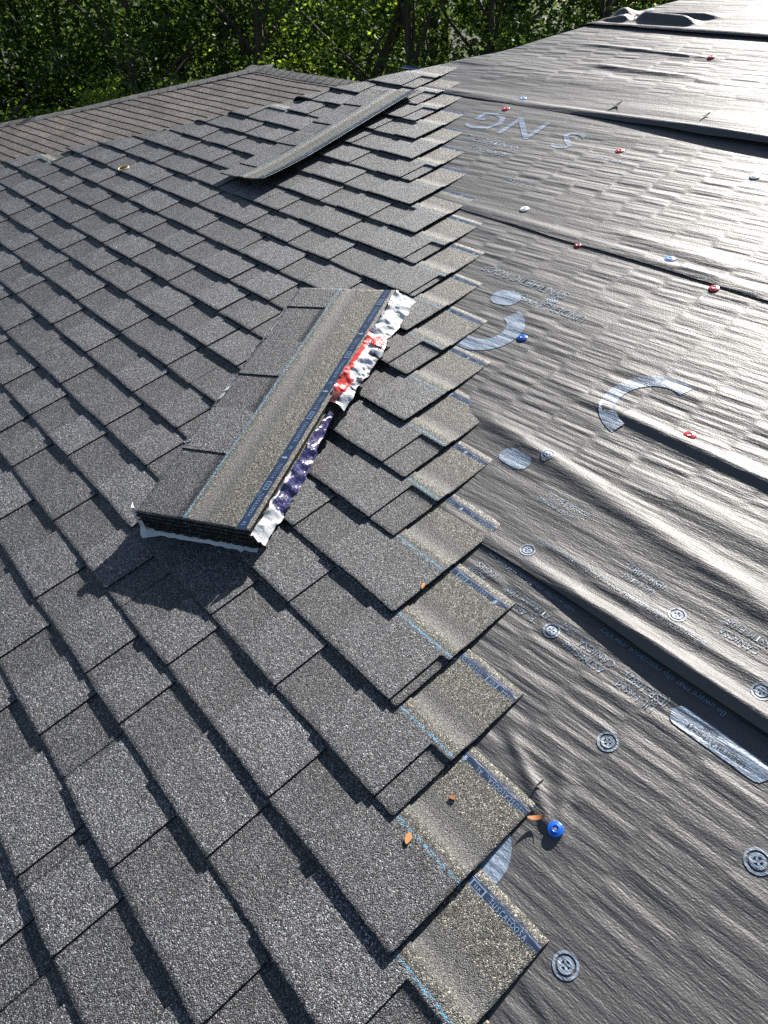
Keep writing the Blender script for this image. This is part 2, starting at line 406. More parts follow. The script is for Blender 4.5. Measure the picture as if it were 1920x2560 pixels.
# walls below the eaves
wx0, wx1, wy0, wy1, wz = ev.x + .5, UR - .4, ev.y + .5, 2 * rv.y - ev.y - .5, ev.z + .02
ws = [(wx0, wy0), (wx1, wy0), (wx1, wy1), (wx0, wy1)]
V = [wl(x, y, 0) for x, y in ws] + [wl(x, y, wz) for x, y in ws]
mesh_obj('wall', V, [(i, (i + 1) % 4, 4 + (i + 1) % 4, 4 + i) for i in range(4)], SIDING, house)

# ------------------------------------------------------------------ underlayment sheets
UK = [0, -.15, -.307, -.459, -.628, -.791, -.914, -1.069, -1.218, -1.378, -1.505, -1.653, -1.809, -1.99, -2.144, -2.291, -2.429, -2.585, -2.729, -2.896]
TOPV = np.array([H_ + E_ * k for k in range(-8, 20)]); TOPU = np.array([.152 * -k for k in range(-8, 0)] + UK)
def exposed(u, v):      # 0 under and beside the shingles, 1 out on the bare felt
    lim = np.interp(v, TOPV, TOPU + .01) ; lim = np.where(v > TOPV[-1] + .02, -9, lim)
    return sstep(0.02, 0.22, u - lim)
def seg(u, v, a, b, w, h):
    a = np.array(a); b = np.array(b); d = b - a; L = np.hypot(*d); d = d / L
    t = (u - a[0]) * d[0] + (v - a[1]) * d[1]; n = -(u - a[0]) * d[1] + (v - a[1]) * d[0]; s = np.clip(t / L, 0, 1)
    fade = sstep(-.1, .12, t / L) * (1 - sstep(.75, 1.08, t / L))
    return h * fade * np.exp(-(n / w) ** 2)
def broad(u, v):
    w = v - .07 * u
    return (.0048 * vn(u * 1.1 + 5, w * 7.5, 4) + .0028 * vn(u * 1.9, w * 16, 5)) * (0.55 + 1.1 * (vn(u * .9, v * 1.3, 6) + .5))
def lowedge(u, v, v0, lift, w):      # lower edge of an overlapping sheet puffed up and dropping back
    t = v - v0; return lift * np.exp(-((t - w * .9) / w) ** 2)
def h1(u, v):
    z = broad(u, v) * .55 * exposed(u, v)
    z = z + seg(u, v, (-.275, .545), (-.085, .462), .011, .0055) + seg(u, v, (-.17, .575), (-.055, .43), .016, .0045) - seg(u, v, (-.10, .52), (-.045, .41), .006, .0035)
    z = z + seg(u, v, (-.165, .47), (-.105, .466), .004, .005) + seg(u, v, (-.17, .455), (-.11, .462), .004, .0018) + seg(u, v, (-.155, .485), (-.11, .472), .004, .0018)
    z = z + seg(u, v, (.0, .27), (.25, .235), .006, .0018) + seg(u, v, (.02, .262), (.3, .222), .005, .0014)
    return z
def h2(u, v):
    li = .004 + .018 * sstep(-.66, -.1, u) + .004 * vn(u * 3, u * 0, 7)
    z = broad(u, v) * exposed(u, v) * sstep(.86, .95, v) + lowedge(u, v, .84, li, .022) + .003
    z = z + lowedge(u, v, .905, .006 * sstep(-.7, -.3, u), .02)
    z = z + seg(u, v, (-.95, 1.16), (.1, 1.05), .03, .010) + seg(u, v, (-.75, 1.36), (.4, 1.36), .02, .011) + seg(u, v, (-.5, 1.2), (.6, 1.2), .03, .007)
    return z
def h3(u, v):
    li = .004 + .004 * sstep(-1.5, -.8, u)
    return broad(u, v) * exposed(u, v) * sstep(1.97, 2.06, v) * .9 + lowedge(u, v, 1.95, li, .03) + .004 + seg(u, v, (-1.2, 2.06), (-.3, 2.04), .03, .008)
def h4(u, v):
    li = .007 + .022 * sstep(-2.3, -1.2, u)
    return broad(u, v) * exposed(u, v) * sstep(2.8, 2.9, v) + lowedge(u, v, 2.75, li, .028) + .005 + seg(u, v, (-2.4, 3.42), (-1.7, 3.40), .012, .006) + seg(u, v, (-2.2, 3.22), (-1.6, 3.20), .02, .008)
def h5(u, v):
    z = broad(u, v) * .8 * sstep(3.7, 3.85, v) + lowedge(u, v, 3.64 + .03 * vn(u * 3, u * 0, 2), .012, .025) + .007
    z = z + seg(u, v, (-2.62, 3.83), (-2.41, 3.78), .045, .035) + seg(u, v, (-2.36, 3.77), (-2.02, 3.74), .028, .032) + seg(u, v, (-2.34, 3.81), (-1.95, 3.83), .018, .018)
    z = z - .012 * np.exp(-(((u + 2.38) / .03) ** 2 + ((v - 3.78) / .03) ** 2)) + seg(u, v, (-2.40, 3.75), (-2.55, 3.68), .02, .016)
    return z
def hipfold(u, v, z):
    d = np.clip(hipu(v) + .06 - u, 0, None); return z - np.minimum(d * d * 4.5, d * .9)
SHEETS = []
def sheet(fn, u0, u1, v0, v1, du, dv, rag=0.0):
    us = np.arange(u0, u1 + du / 2, du); vs = np.arange(v0, v1 + dv / 2, dv)
    U, Vv = np.meshgrid(us, vs, indexing='ij')
    hu = hipu(Vv) - .16
    U = np.where(U < hu, hu, U)
    Vr = Vv.copy(); Vr[:, 0] += vn(us * 6, us * 0, 8) * .006
    Z = hipfold(U, Vr, fn(U, Vr)) + .001
    n, m = U.shape; idx = np.arange(n * m).reshape(n, m)
    ok = ~((U[:-1, :-1] == hu[:-1, :-1]) & (U[1:, :-1] == hu[1:, :-1]) & (U[1:, 1:] == hu[1:, 1:]) & (U[:-1, 1:] == hu[:-1, 1:]))
    F = np.stack([idx[:-1, :-1], idx[1:, :-1], idx[1:, 1:], idx[:-1, 1:]], -1)[ok]
    o = mesh_obj('underlayment_sheet', np.stack([U, Vr, Z], -1).reshape(-1, 3), F.tolist(), [FELT], house, smooth=True)
    return o
s1 = sheet(h1, -1.0, 2.6, -.6, .97, .008, .005)
s1b = None
s2 = sheet(h2, -2.4, 3.2, .84, 2.06, .015, .006)
s3 = sheet(h3, -3.4, 4.0, 1.95, 2.86, .018, .007)
s4 = sheet(h4, -3.9, 5.0, 2.75, 3.76, .018, .007)
s5 = sheet(h5, -3.1, 5.0, 3.64, 4.78, .018, .009)
for o, l in ((s1, 'lowest sheet with a printed line along its upper edge'), (s2, 'sheet with a puffed lower edge casting a shadow'),
             (s5, 'topmost sheet bunched up in folds around a cap at the hip')): o['label'] = l
# rest of the felt off to the sides and below
poly('underlayment_base', [(UR, RIDGE - .02, -.004), *[(hipu(v) + .02, v, -.004) for v in HIPV[::-1] if EAVE < v < RIDGE - .05], (hipu(EAVE) + .05, EAVE, -.004), (UR, EAVE, -.004)], FELT)

# ------------------------------------------------------------------ printing on the underlayment (upside down from where we stand)
def lettering(sheet_o, fn, items, mat=INK, name='printed_marks'):
    V = []; F = []
    for kind, *a in items:
        if kind == 't':
            s, u, v, size, sx = a[:5]; rot = a[5] if len(a) > 5 else math.pi
            tv, tf = text_mesh(s, .35 if size > .05 else None); pts = np.stack([tv[:, 0] * size * sx, tv[:, 1] * size], 1)
        elif kind == 'ring':
            u, v, r0, r1 = a; rot = 0; n = 40; an = np.linspace(0, 2 * math.pi, n, endpoint=False)
            pts = np.concatenate([np.stack([np.cos(an), np.sin(an)], 1) * r for r in (r0, r1)]); tf = [(i, (i + 1) % n, n + (i + 1) % n, n + i) for i in range(n)]
        elif kind == 'arc':
            u, v, r0, r1, a0, a1 = a; rot = 0; n = 40; an = np.linspace(a0, a1, n); m = max(2, int((r1 - r0) / .02) + 1)
            pts = np.concatenate([np.stack([np.cos(an), np.sin(an)], 1) * r for r in np.linspace(max(r0, 1e-4), r1, m)])
            tf = [(j * n + i, j * n + i + 1, (j + 1) * n + i + 1, (j + 1) * n + i) for j in range(m - 1) for i in range(n - 1)]
        elif kind == 'pill':
            u, v, L, w, rot = a; pts = []; n = 24
            xs = np.linspace(-L / 2, L / 2, n); ys = np.linspace(-1, 1, 7)
            for x in xs:
                e = abs(x) - (L / 2 - w / 2); hh = w / 2 * (math.sqrt(max(0, 1 - (max(e, 0) / (w / 2)) ** 2)) if e > 0 else 1)
                for y in ys: pts.append((x, y * hh))
            pts = np.array(pts); tf = [(i * 7 + j, i * 7 + 7 + j, i * 7 + 8 + j, i * 7 + 1 + j) for i in range(n - 1) for j in range(6)]
        c, s_ = math.cos(rot), math.sin(rot)
        U = u + pts[:, 0] * c - pts[:, 1] * s_; W_ = v + pts[:, 0] * s_ + pts[:, 1] * c
        off = .0022 if kind == 't' and mat is FELT else .0012
        Z = hipfold(U, W_, fn(U, W_)) + .001 + off
        m = len(V); V += np.stack([U, W_, Z], 1).tolist(); F += [tuple(m + i for i in f) for f in tf]
    return mesh_obj(name, V, F, [mat], sheet_o, smooth=True)
def target(u, v, r=.0175):
    return [('ring', u, v, r * .80, r), ('ring', u, v, r * .36, r * .62), ('pill', u, v, r * .95, r * .2, R_(45)), ('pill', u, v, r * .95, r * .2, R_(135))]
it = []
it += [('t', '1-800-247-6637', .135, .827, .021, 1.0), ('t', 'Be aware that slip resistance may vary', -.155, .829, .0185, .95), ('t', 'with weather conditions, roof pitch and', -.475, .829, .0175, .85)]
it += [('t', '(ESR-1082)', -.148, .781, .024, .85), ('t', 'UL Listed', -.155, .757, .022, .95), ('t', 'CAN/CSA', -.262, .783, .022, .9), ('t', 'ASTM E108', -.275, .760, .022, .9)]
it += [('t', 'ATI Report 1200', -.440, .787, .022, .75), ('t', 'FL Approved', -.452, .763, .022, .85), ('t', 'ICC-ES', -.565, .794, .022, .9), ('t', 'AC188', -.578, .772, .02, .9), ('t', 'Intended for', -.335, .795, .011, .9), ('t', 'roofing use', -.335, .782, .011, .9)]
it += target(-.36, .765) + target(-.135, .652, .019) + target(.038, .33, .020) + target(.148, .651, .021) + target(-.33, .6, .018)
lettering(s1, h1, it)
lettering(s1, h1, [('pill', .0, .7765, .185, .040, R_(0)), ('arc', -.19, .345, 0, .078, R_(-55), R_(62)), ('pill', .215, .70, .05, .06, .4)], INK2)
lettering(s1, h1, [('t', 'UNDERLAYMENT', -.002, .772, .0125, 1.15), ('t', 'ROOF', -.02, .787, .009, 1.1), ('pill', .0, .7805, .15, .0009, 0)], FELT)
it = [('t', 'Be aware that slip resistance may vary with weather conditions', -.33, .925, .017, .95), ('t', 'roof pitch and debris on the surface', .14, .91, .018, .95)]
it += [('t', 'Intended for use', -.55, 1.045, .022, .8), ('t', 'under shingles', -.565, 1.02, .022, .8), ('t', '(ESR-1082)', -.30, .99, .024, .85), ('t', 'UL Listed', -.30, .965, .022, .85), ('t', 'ASTM E108', -.08, 1.0, .022, .85), ('t', 'CAN/CSA', -.085, .975, .022, .85)]
it += target(.0, .905) + target(-.533, .888) + target(-.689, 1.139) + target(-.20, .95) + target(-1.12, 1.66)
it += [('t', 'SYNTHETIC ROOF', -1.27, 1.70, .05, .85), ('t', 'UNDERLAYMENT', -1.12, 1.63, .045, .85)]
lettering(s2, h2, it)
lettering(s2, h2, [('arc', -1.20, 1.455, .06, .115, R_(-140), R_(75)), ('pill', -1.255, 1.60, .10, .075, .2), ('arc', -.60, 1.42, .085, .125, R_(70), R_(260)), ('pill', .10, .985, .17, .045, 0), ('pill', -.75, 1.085, .09, .05, 0)], INK2)
lettering(s3, h3, [('t', 'NG', -2.16, 2.585, .22, 1.25), ('t', 'S', -1.80, 2.56, .20, 1.3), ('t', 'SYNTHETIC', -2.10, 2.43, .060, 1.0), ('t', 'ROOFING', -2.05, 2.36, .05, .9), ('t', 'UL Listed', -1.75, 2.20, .04, .9), ('t', 'ASTM E108', -1.55, 2.48, .03, .9)], INK)

# ------------------------------------------------------------------ shingles laid on the slope
ENDGAP = {0: .11, 1: 0, 2: .05, 3: .02, 4: 0, 5: .09, 6: .085, 7: 0, 8: .085, 9: 0, 10: .022, 11: .06, 12: 0, 13: 0, 14: .06, 15: 0, 16: 0, 17: .09, 18: .09, 19: .10}
dirv = CR
def inframe(u, v):
    p = CR @ (Vector((u, v, 0)) - CAM_LOC)
    if p.z < .1: return False
    return -40 < 960 + 1848 * p.x / p.z < 1960 and -60 < 1280 + 1848 * p.y / p.z < 2640
lo_bm = []
n_sh = 0
for k in range(-14, 20):
    u = UK[k] if k >= 0 else -.152 * k
    v = E_ * k; j = 0
    while True:
        L = .998
        if u - .02 < hipu(v + H_) - .02 or j > 9: break
        vis = any(inframe(u - t * .1 - .0, v + w) for t in range(11) for w in (0, .07, .15, .33))
        sd_ = (k + 20) * 31 + j
        # clip the part beyond the hip
        near = u - L < hipu(v) + .2
        eg = ENDGAP.get(k) if j == 0 else None
        res = shingle_profile(L, make_teeth(L, sd_, eg), .0185, sd_, hip=(u, v) if near else None)
        if res:
            verts, F, mi, tn, sm, top = res
            if vis:
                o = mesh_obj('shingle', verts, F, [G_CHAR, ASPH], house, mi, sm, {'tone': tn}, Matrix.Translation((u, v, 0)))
                n_sh += 1
                if j == 0 and k >= 0: make_tape(o, top, .45, -.02 - (k * .0737) % .26, k not in (0, 5, 6, 9, 12), seed=sd_)
            else: lo_bm.append((verts + np.array([u, v, 0]), F, mi, tn))
        u -= 1.0; j += 1
V = np.concatenate([b[0] for b in lo_bm]); F = []; mi = []; off = 0
for b in lo_bm:
    F += [[i + off for i in f] for f in b[1]]; mi += b[2]; off += len(b[0])
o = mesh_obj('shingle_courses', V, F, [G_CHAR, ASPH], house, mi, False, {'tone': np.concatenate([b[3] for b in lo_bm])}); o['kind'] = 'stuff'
print('shingles in view', n_sh)

# ================================================================== bundle of shingles
def roofmat(u, v, z, ang): return MW @ Matrix.Translation((u, v, z)) @ Matrix.Rotation(ang, 4, 'Z')
ya = R_(27.8)                                   # direction of a shingle's y axis on the roof; its x axis points to the near end
yd = np.array([math.cos(ya), math.sin(ya)]); xd = np.array([math.sin(ya), -math.cos(ya)])
ctr = np.array([-1.406, .836]); BW = .345
org = ctr + xd * .5 - yd * BW / 2
bundle = empty('shingle_bundle', MW @ Matrix.Translation((org[0], org[1], .0215)) @ Matrix.Rotation(ya - R_(90), 4, 'Z'))
tag(bundle, 'opened bundle of stacked charcoal shingles with torn white and red plastic wrapper', 'shingle bundle')
NB = 15; tb = .0048
for i in range(NB):
    r = np.random.default_rng(500 + i); last = i == NB - 1
    if last:
        tt = [(-1.01, -.96), (-.80, -.66), (-.50, -.375), (-.225, -.115), (-.05, -.0)]
        tt = [(-.985, -.83), (-.655, -.49), (-.33, -.17)] 
        tt = [(-.80, -.585), (-.365, -.18)]
        verts, F, mi, tn, sm, top = shingle_profile(1.0, [(-1.01, -.895), (-.715, -.555), (-.40, -.235)], .0, 900, thick=(.0062, .0040, .0034), lift=lambda x, y: .0012 * np.sin(x * 5))
        verts = verts * np.array([1, BW / H_, 1])
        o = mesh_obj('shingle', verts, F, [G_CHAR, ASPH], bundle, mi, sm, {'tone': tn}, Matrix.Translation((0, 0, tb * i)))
        tp = make_tape(o, top, .999, -.30, False, seed=901); tp.scale = (1, BW / H_, 1)
    else:                                        # ragged plain edges show
        xs = np.concatenate([np.arange(-1.0, 0, .02), [0]]); n = len(xs); V = []; F = []
        jx0, jx1, jy0, jy1 = r.uniform(-.004, .004), r.uniform(-.004, .003), r.uniform(-.004, .004), r.uniform(-.004, .004)
        m = 40; ey = np.linspace(0, BW, m)
        ring = [(x, jy0 + r.uniform(-.001, .001)) for x in xs[:-1]] + [(jx1 + r.uniform(-.0022, .0022), y) for y in ey] + [(x, BW + jy1 + r.uniform(-.001, .001)) for x in xs[-2::-1]] + [(-1 + jx0 + r.uniform(-.002, .002), y) for y in ey[-2:0:-1]]
        nr = len(ring); V = [(x, y, 0) for x, y in ring] + [(x + r.uniform(-.0006, .0006), y, tb - .0007) for x, y in ring]
        F = [(a, (a + 1) % nr, nr + (a + 1) % nr, nr + a) for a in range(nr)] + [tuple(range(nr - 1, -1, -1)), tuple(range(nr, 2 * nr))]
        o = mesh_obj('shingle', V, F, [ASPH, G_CHAR], bundle, [0] * (nr + 1) + [1], False, {'tone': np.ones(len(V))}, Matrix.Translation((0, 0, tb * i)))
TOPZ = tb * (NB - 1) + .0045
# torn wrapper
def strip(name, s0, s1, n, prof, mats, matfn, seed, wrink=.004, m=9, parent=bundle):
    """film strip running along the bundle's x from s0 to s1; prof(s, t) -> (y, z)"""
    r = np.random.default_rng(seed); V = []; F = []; mi = []
    for i in range(n):
        s = s0 + (s1 - s0) * i / (n - 1)
        for j in range(m):
            t = j / (m - 1); y, z = prof(s, t); jit = wrink
            V.append((s + (vn(i * .7, j * .8, seed) * .008), y + vn(i * .25 + 9, j * .5, seed + 1) * jit, max(z + vn(i * .30 + j * .25, j * .12 + 30, seed + 2) * jit * 2.6 + vn(i * .8 + j * .3, j * .3, seed + 4) * jit * .7, .001)))
    for i in range(n - 1):
        for j in range(m - 1):
            F.append((i * m + j, i * m + j + 1, (i + 1) * m + j + 1, (i + 1) * m + j)); s = s0 + (s1 - s0) * (i + .5) / (n - 1); mi.append(matfn(s, (j + .5) / (m - 1)))
    return mesh_obj(name, V, F, mats, parent, mi, True)
r5 = np.random.default_rng(55)
rag = {i: r5.uniform(-1, 1) for i in range(400)}
def rg(s, f=60, a=.006): return float(vn(s * f, 3.3, 5)) * 2 * a
# white flap on the right long side, far half
def pw(s, t):
    a = (s + 1.0) / .52                                   # 0 far .. 1 middle
    y0 = BW - .004 - .012 * a + rg(s, 45, .006); wid = .062 - .012 * a + rg(s, 25, .005); wid *= min(1, (s + 1.02) / .10 + .25)
    return y0 + .012 + t * wid, TOPZ + .006 - (t ** 1.3) * (.030) + .004 * math.sin(t * 6 + s * 30)
def mw_(s, t):
    a = (s + 1.0) / .52
    if a > .93: return 3 if t < .6 else 0
    if a > .80: return (2 if t < .15 else 1) if t < .62 else (4 if rg(s, 90, 1) > .3 and t > .7 else 0)
    if a > .66: return 1 if t < .34 else (4 if (t > .62 and rg(s, 70, 1) > .1) else 0)
    if a > .52: return 4 if (t > .55 and rg(s, 60, 1) > .05) else (1 if t < .22 else 0)
    if a > .42: return 1 if t < .26 else 0
    return 5 if t < .16 and a > .12 else 0
strip('wrapper', -.985, -.47, 120, pw, [WR_W, WR_R, WR_R, WR_D, WR_K, WR_C], mw_, 2, .0035, 14)
# navy flap, near half, leaning out from the side
def pn(s, t):
    a = (s + .45) / .45
    w = .008 + .024 * min(1, a * 2.2)
    y0 = BW + .013 - .004 * a + rg(s, 60, .003)
    return y0 + t * w * .75, max(.003, TOPZ - .002 - .012 * (1 - min(1, a * 3)) - t * (w * 1.15))
def mn(s, t):
    a = (s + .45) / .45
    return 1 if (a > .80 and t > .02) or (a > .55 and t < .14) else 0
strip('wrapper', -.45, .006, 90, pn, [WR_N, WR_W], mn, 3, .003, 10)
# narrow remnants along the butt side
def pl(s, t): return -.009 + t * .012 + rg(s, 20, .004), TOPZ - .016 + t * .018
for a, b in ((-.905, -.66), (-.56, -.40), (-.27, -.255)):
    strip('wrapper', a, b, 40, (lambda q, s_=a, e=b: (lambda s, t: (-.010 + (.010 + .014 * math.sin(math.pi * (s - s_) / (e - s_))) * t + rg(s, 25, .0035), TOPZ - .008 + t * .012)))(0), [WR_W, WR_C], lambda s, t: 1 if rg(s, 80, 1) > .75 else 0, int(a * -10) + 1, .003, 6)
# white film under and round the near end
V = []; F = []; n = 60
for i in range(n):
    t = i / (n - 1); y = -.012 + t * (BW + .012); d = .010 + .020 * math.exp(-((t - .06) / .07) ** 2) + .016 * math.exp(-((t - .93) / .07) ** 2) + rg(t, 20, .003)
    zt = .012 * math.exp(-(t / .09) ** 2)
    V += [(-.006, y, .007 + zt), (.003, y, .006 + zt * .8), (d, y + .002, .0015)]
    if i: b = i * 3; F += [(b - 3, b - 2, b + 1, b), (b - 2, b - 1, b + 2, b + 1)]
mesh_obj('wrapper', V, F, [WR_W], bundle, None, True)
V = []; F = []; n = 24
for i in range(n):                                     # upright scrap at the near left corner
    t = i / (n - 1); z = .004 + t * (TOPZ + .004); w = .012 + .012 * math.sin(t * 2.6) + rg(t, 12, .004)
    V += [(.010 - .016 * t, .012 - .010 * t, z), (.004 - .010 * t, -.008 - w * .3, z), (-.012 - .012 * t, -.013 - w * .4, z + .002)]
    if i: b = i * 3; F += [(b - 3, b - 2, b + 1, b), (b - 2, b - 1, b + 2, b + 1)]
mesh_obj('wrapper', V, F, [WR_W], bundle, None, True)
# white tab at the far right corner
strip('wrapper', -1.0, -.955, 10, lambda s, t: (BW + .018 + t * .045 * (1 - (s + 1) * 6), TOPZ - .012 - t * .022), [WR_W], lambda s, t: 0, 6, .004, 6)
# red starburst with words on the flap
def on_flap(s, t, off): y, z = pw(s, t); return (s, y, z + off)
V = []; F = []
sc, tcn = -.745, .66; V.append(on_flap(sc, tcn, .009)); n = 32
for i in range(n):
    a = 2 * math.pi * i / n; rr = .023 if i % 2 else .0185; V.append(on_flap(sc + math.cos(a) * rr, tcn + math.sin(a) * rr / .06, .009))
F = [(0, 1 + i, 1 + (i + 1) % n) for i in range(n)]
mi = [0] * n
for w, dy in (('DO', .0065), ('NOT', -.0065)):
    tv, tf = text_mesh(w); m = len(V)
    for x, y in tv:                                    # reads towards the near right
        V.append(on_flap(sc - (y * .013 + dy) * .35 + x * .012 * .75 + .0, tcn + (x * .012 * .5 + (y * .013 + dy) * .9) / .06, .011))
    F += [tuple(m + i for i in f) for f in tf]; mi += [1] * len(tf)
mesh_obj('printed_seal', V, F, [WR_R, WHITE], bundle, mi)

# ================================================================== single shingle lying loose higher up
lo = np.array([-2.937, 2.148]); la = R_(4.8); ly = np.array([math.cos(la), math.sin(la)]); lx = np.array([math.sin(la), -math.cos(la)])
lorg = lo + lx * .5 - ly * .325 / 2
loose = empty('loose_shingle', MW @ Matrix.Translation((lorg[0], lorg[1], .0275)) @ Matrix.Rotation(la - R_(90), 4, 'Z'))
tag(loose, 'single loose charcoal shingle with a blue film strip lying across the upper courses', 'shingle')
def lliftr(x, y): return .020 * np.clip(1 + x / .35, 0, 1) ** 2 + .030 * (y / H_) ** 2 * np.clip(1 + x * .25, 0, 1) - .006 * (y / H_)
verts, F, mi, tn, sm, top = shingle_profile(1.0, [(-.93, -.80), (-.70, -.59), (-.48, -.36), (-.25, -.12)], .0, 910, thick=(.0062, .0036, .0030), lift=lliftr)
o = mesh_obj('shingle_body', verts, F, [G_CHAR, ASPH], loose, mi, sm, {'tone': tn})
make_tape(loose, top, .999, -.2, False, seed=911)

# ================================================================== cap nails
def roof_z(u, v):
    fs = [(h1, -1, .97), (h2, .84, 2.06), (h3, 1.95, 2.86), (h4, 2.75, 3.76), (h5, 3.64, 4.8)]
    z = 0
    for f, a, b in fs:
        if a <= v <= b: z = max(z, float(f(np.array(u), np.array(v))) + .001)
    return z
def cap_nail(u, v, mat, label, r=.0135, tilt=(0, 0)):
    e = empty('cap_nail', MW @ Matrix.Translation((u, v, roof_z(u, v) + .0005)) @ Matrix.Rotation(tilt[0], 4, 'X') @ Matrix.Rotation(tilt[1], 4, 'Y'))
    tag(e, label, 'cap nail', 'plastic cap nails in the underlayment')
    prof = [(0, .0022), (.0032, .0022), (.0048, .0046), (.0062, .0050), (.0082, .0036), (r - .0022, .0030), (r - .0008, .0026), (r, .0014), (r, 0)]
    n = 28; V = []; F = []
    for rr, z in prof:
        for i in range(n): a = 2 * math.pi * i / n; V.append((rr * math.cos(a), rr * math.sin(a), z))
    for j in range(len(prof) - 1):
        for i in range(n): F.append((j * n + i, j * n + (i + 1) % n, (j + 1) * n + (i + 1) % n, (j + 1) * n + i))
    mesh_obj('plastic_cap', V, F, [mat], e, smooth=True)
    V = [(.0030 * math.cos(2 * math.pi * i / 14), .0030 * math.sin(2 * math.pi * i / 14), z) for z in (.0015, .0036) for i in range(14)]
    mesh_obj('nail_head', V, [(i, (i + 1) % 14, 14 + (i + 1) % 14, 14 + i) for i in range(14)] + [tuple(range(14, 28))], [STEEL], e)
    return e
cap_nail(-.1, .47, BLUE, 'bright blue plastic cap nail nearest the camera beside a crease in the underlayment', .0138)
cap_nail(-.47, 1.39, RED, 'red plastic cap nail alone in the middle of the wide wrinkled sheet', .0150)
cap_nail(-1.07, 1.47, BLUE, 'blue plastic cap nail beside the faint printed ring near the shingle ends', .0150)
cap_nail(-.95, 2.0, PALEBLUE, 'pale blue cap nail just above the thin lap line', .0160)
cap_nail(-.76, 1.935, RED, 'red cap nail at the thin lap line, right of the pale blue one', .0150)
cap_nail(-1.255, 1.945, RED, 'small red cap nail half under the thin lap line, left of the pale blue one', .0120)
cap_nail(-1.58, 2.05, WHITE, 'white cap nail left above the thin lap line near the shingle ends', .0170)
cap_nail(-1.55, 2.55, RED, 'red cap nail in the middle sheet below the dark shadowed lap', .0165)
cap_nail(-1.01, 2.55, WHITE, 'white cap nail at the right border of the picture', .0170)
cap_nail(-2.27, 2.81, PALEBLUE, 'pale blue cap nail above the dark lap near the shingle ends', .0165)
cap_nail(-2.27, 2.70, RED, 'red cap nail just under the dark lap near the shingle ends', .0170)
cap_nail(-2.37, 3.87, WHITE, 'white cap nail on the topmost sheet next to the hip', .0180)
cap_nail(-2.38, 3.78, WHITE, 'white cap nail pinning the bunched folds at the hip', .0190)
cap_nail(-1.73, 3.41, RED, 'faint red cap nail high on the sheet below the top lap', .0160)

# ================================================================== bits lying about
def flake(name, u, v, z, ang, L, w, t, mat, label, cat, bend=.0, group=None):
    n = 9; V = []; F = []
    for i in range(n):
        s = i / (n - 1); ww = w * (math.sin(math.pi * min(max(s, .03), .97)) ** .6) * .5; x = (s - .5) * L; zc = bend * (4 * (s - .5) ** 2)
        for y, zz in ((-ww, 0), (ww, 0), (ww, t), (-ww, t)): V.append((x, y, zz + zc))
    for i in range(n - 1):
        b = i * 4
        for q in range(4): F.append((b + q, b + (q + 1) % 4, b + 4 + (q + 1) % 4, b + 4 + q))
    F += [(3, 2, 1, 0), (n * 4 - 4, n * 4 - 3, n * 4 - 2, n * 4 - 1)]
    o = mesh_obj(name, V, F, [mat], mat4=roofmat(u, v, z, ang)); tag(o, label, cat, group); return o
flake('wood_chip', -.262, .282, .0160, R_(-60), .020, .011, .007, WOODC, 'small orange wood chip lying on a shingle next to the blue nailing line', 'wood chip')
flake('dry_leaf', -.134, .462, .010, R_(50), .030, .008, .001, LEAFB, 'curled orange leaf beside the nearest blue cap nail', 'leaf', .006)
flake('dry_leaf', -.17, .508, .008, R_(80), .024, .004, .001, DARKL, 'thin dark brown leaf sliver on the underlayment above the orange leaf', 'leaf', .003)
flake('wood_chip', -.631, .662, .020, R_(120), .016, .006, .005, WOODC, 'tiny pale wood splinter at the end of a shingle', 'wood chip')
flake('dry_leaf', -1.814, 2.877, .012, R_(30), .045, .022, .002, DARKL, 'small dark curled leaf on the upper underlayment', 'leaf', .012)
flake('dry_leaf', -1.42, 2.90, .010, R_(70), .035, .008, .002, DARKL, 'thin dark twig like leaf near the upper right of the underlayment', 'leaf', .006)
flake('debris', -1.165, 1.12, .0135, R_(10), .022, .010, .004, DARKL, 'small black tar crumb on a bare shingle end', 'debris')
flake('wood_chip', -.26, .385, .011, R_(20), .012, .006, .003, LEAFB, 'tiny orange crumb on the pale upper part of a shingle', 'wood chip')
V = []; F = []; n, m = 32, 8
for i in range(n):
    for j in range(m):
        a, b = 2 * math.pi * i / n, 2 * math.pi * j / m; rr = .026 + .0028 * math.cos(b); V.append((rr * math.cos(a) * 1.12, rr * math.sin(a), .0042 * math.sin(b)))
for i in range(n):
    for j in range(m): F.append((i * m + j, ((i + 1) % n) * m + j, ((i + 1) % n) * m + (j + 1) % m, i * m + (j + 1) % m))
o = mesh_obj('rubber_ring', V, F, [YELR], smooth=True, mat4=roofmat(-3.765, 1.457, .026, .3)); tag(o, 'thin yellow ring lying on the far left shingles', 'ring')

# ================================================================== older brown roof beyond the hip
dl = R_(-4); pb = PITCH
e_ = Vector((-math.cos(dl), math.sin(dl), 0)); hz = Vector((math.sin(dl), math.cos(dl), 0)); hz = Vector((-e_.y, e_.x, 0)) * -1
if hz.y < 0: hz = -hz
w_ = hz * math.cos(pb) + Vector((0, 0, math.sin(pb))); xB = -e_; nB = xB.cross(w_).normalized()
def ray(px, py):
    d = Vector(((px - 960) / 1848.08, (py - 1280) / 1848.08, 1.0)); return (right * d.x + down * d.y + fwd * d.z)
d = ray(655, 170); tB = -3.0 / d.dot(nB); OB = EYE + d * tB
MB = Matrix(((xB.x, w_.x, nB.x, OB.x), (xB.y, w_.y, nB.y, OB.y), (xB.z, w_.z, nB.z, OB.z), (0, 0, 0, 1)))
wing = empty('house_wing', MB)
tag(wing, 'lower house wing with a weathered brown shingled hip roof behind the new roof', 'house')
HS = .95; EB = .127; YB = -6.0; XR = 8.5
def hxB(y): return y / HS                                  # hip line x at height y (y <= 0)
V = []; F = []; mi = []; tone = []
rB = np.random.default_rng(33)
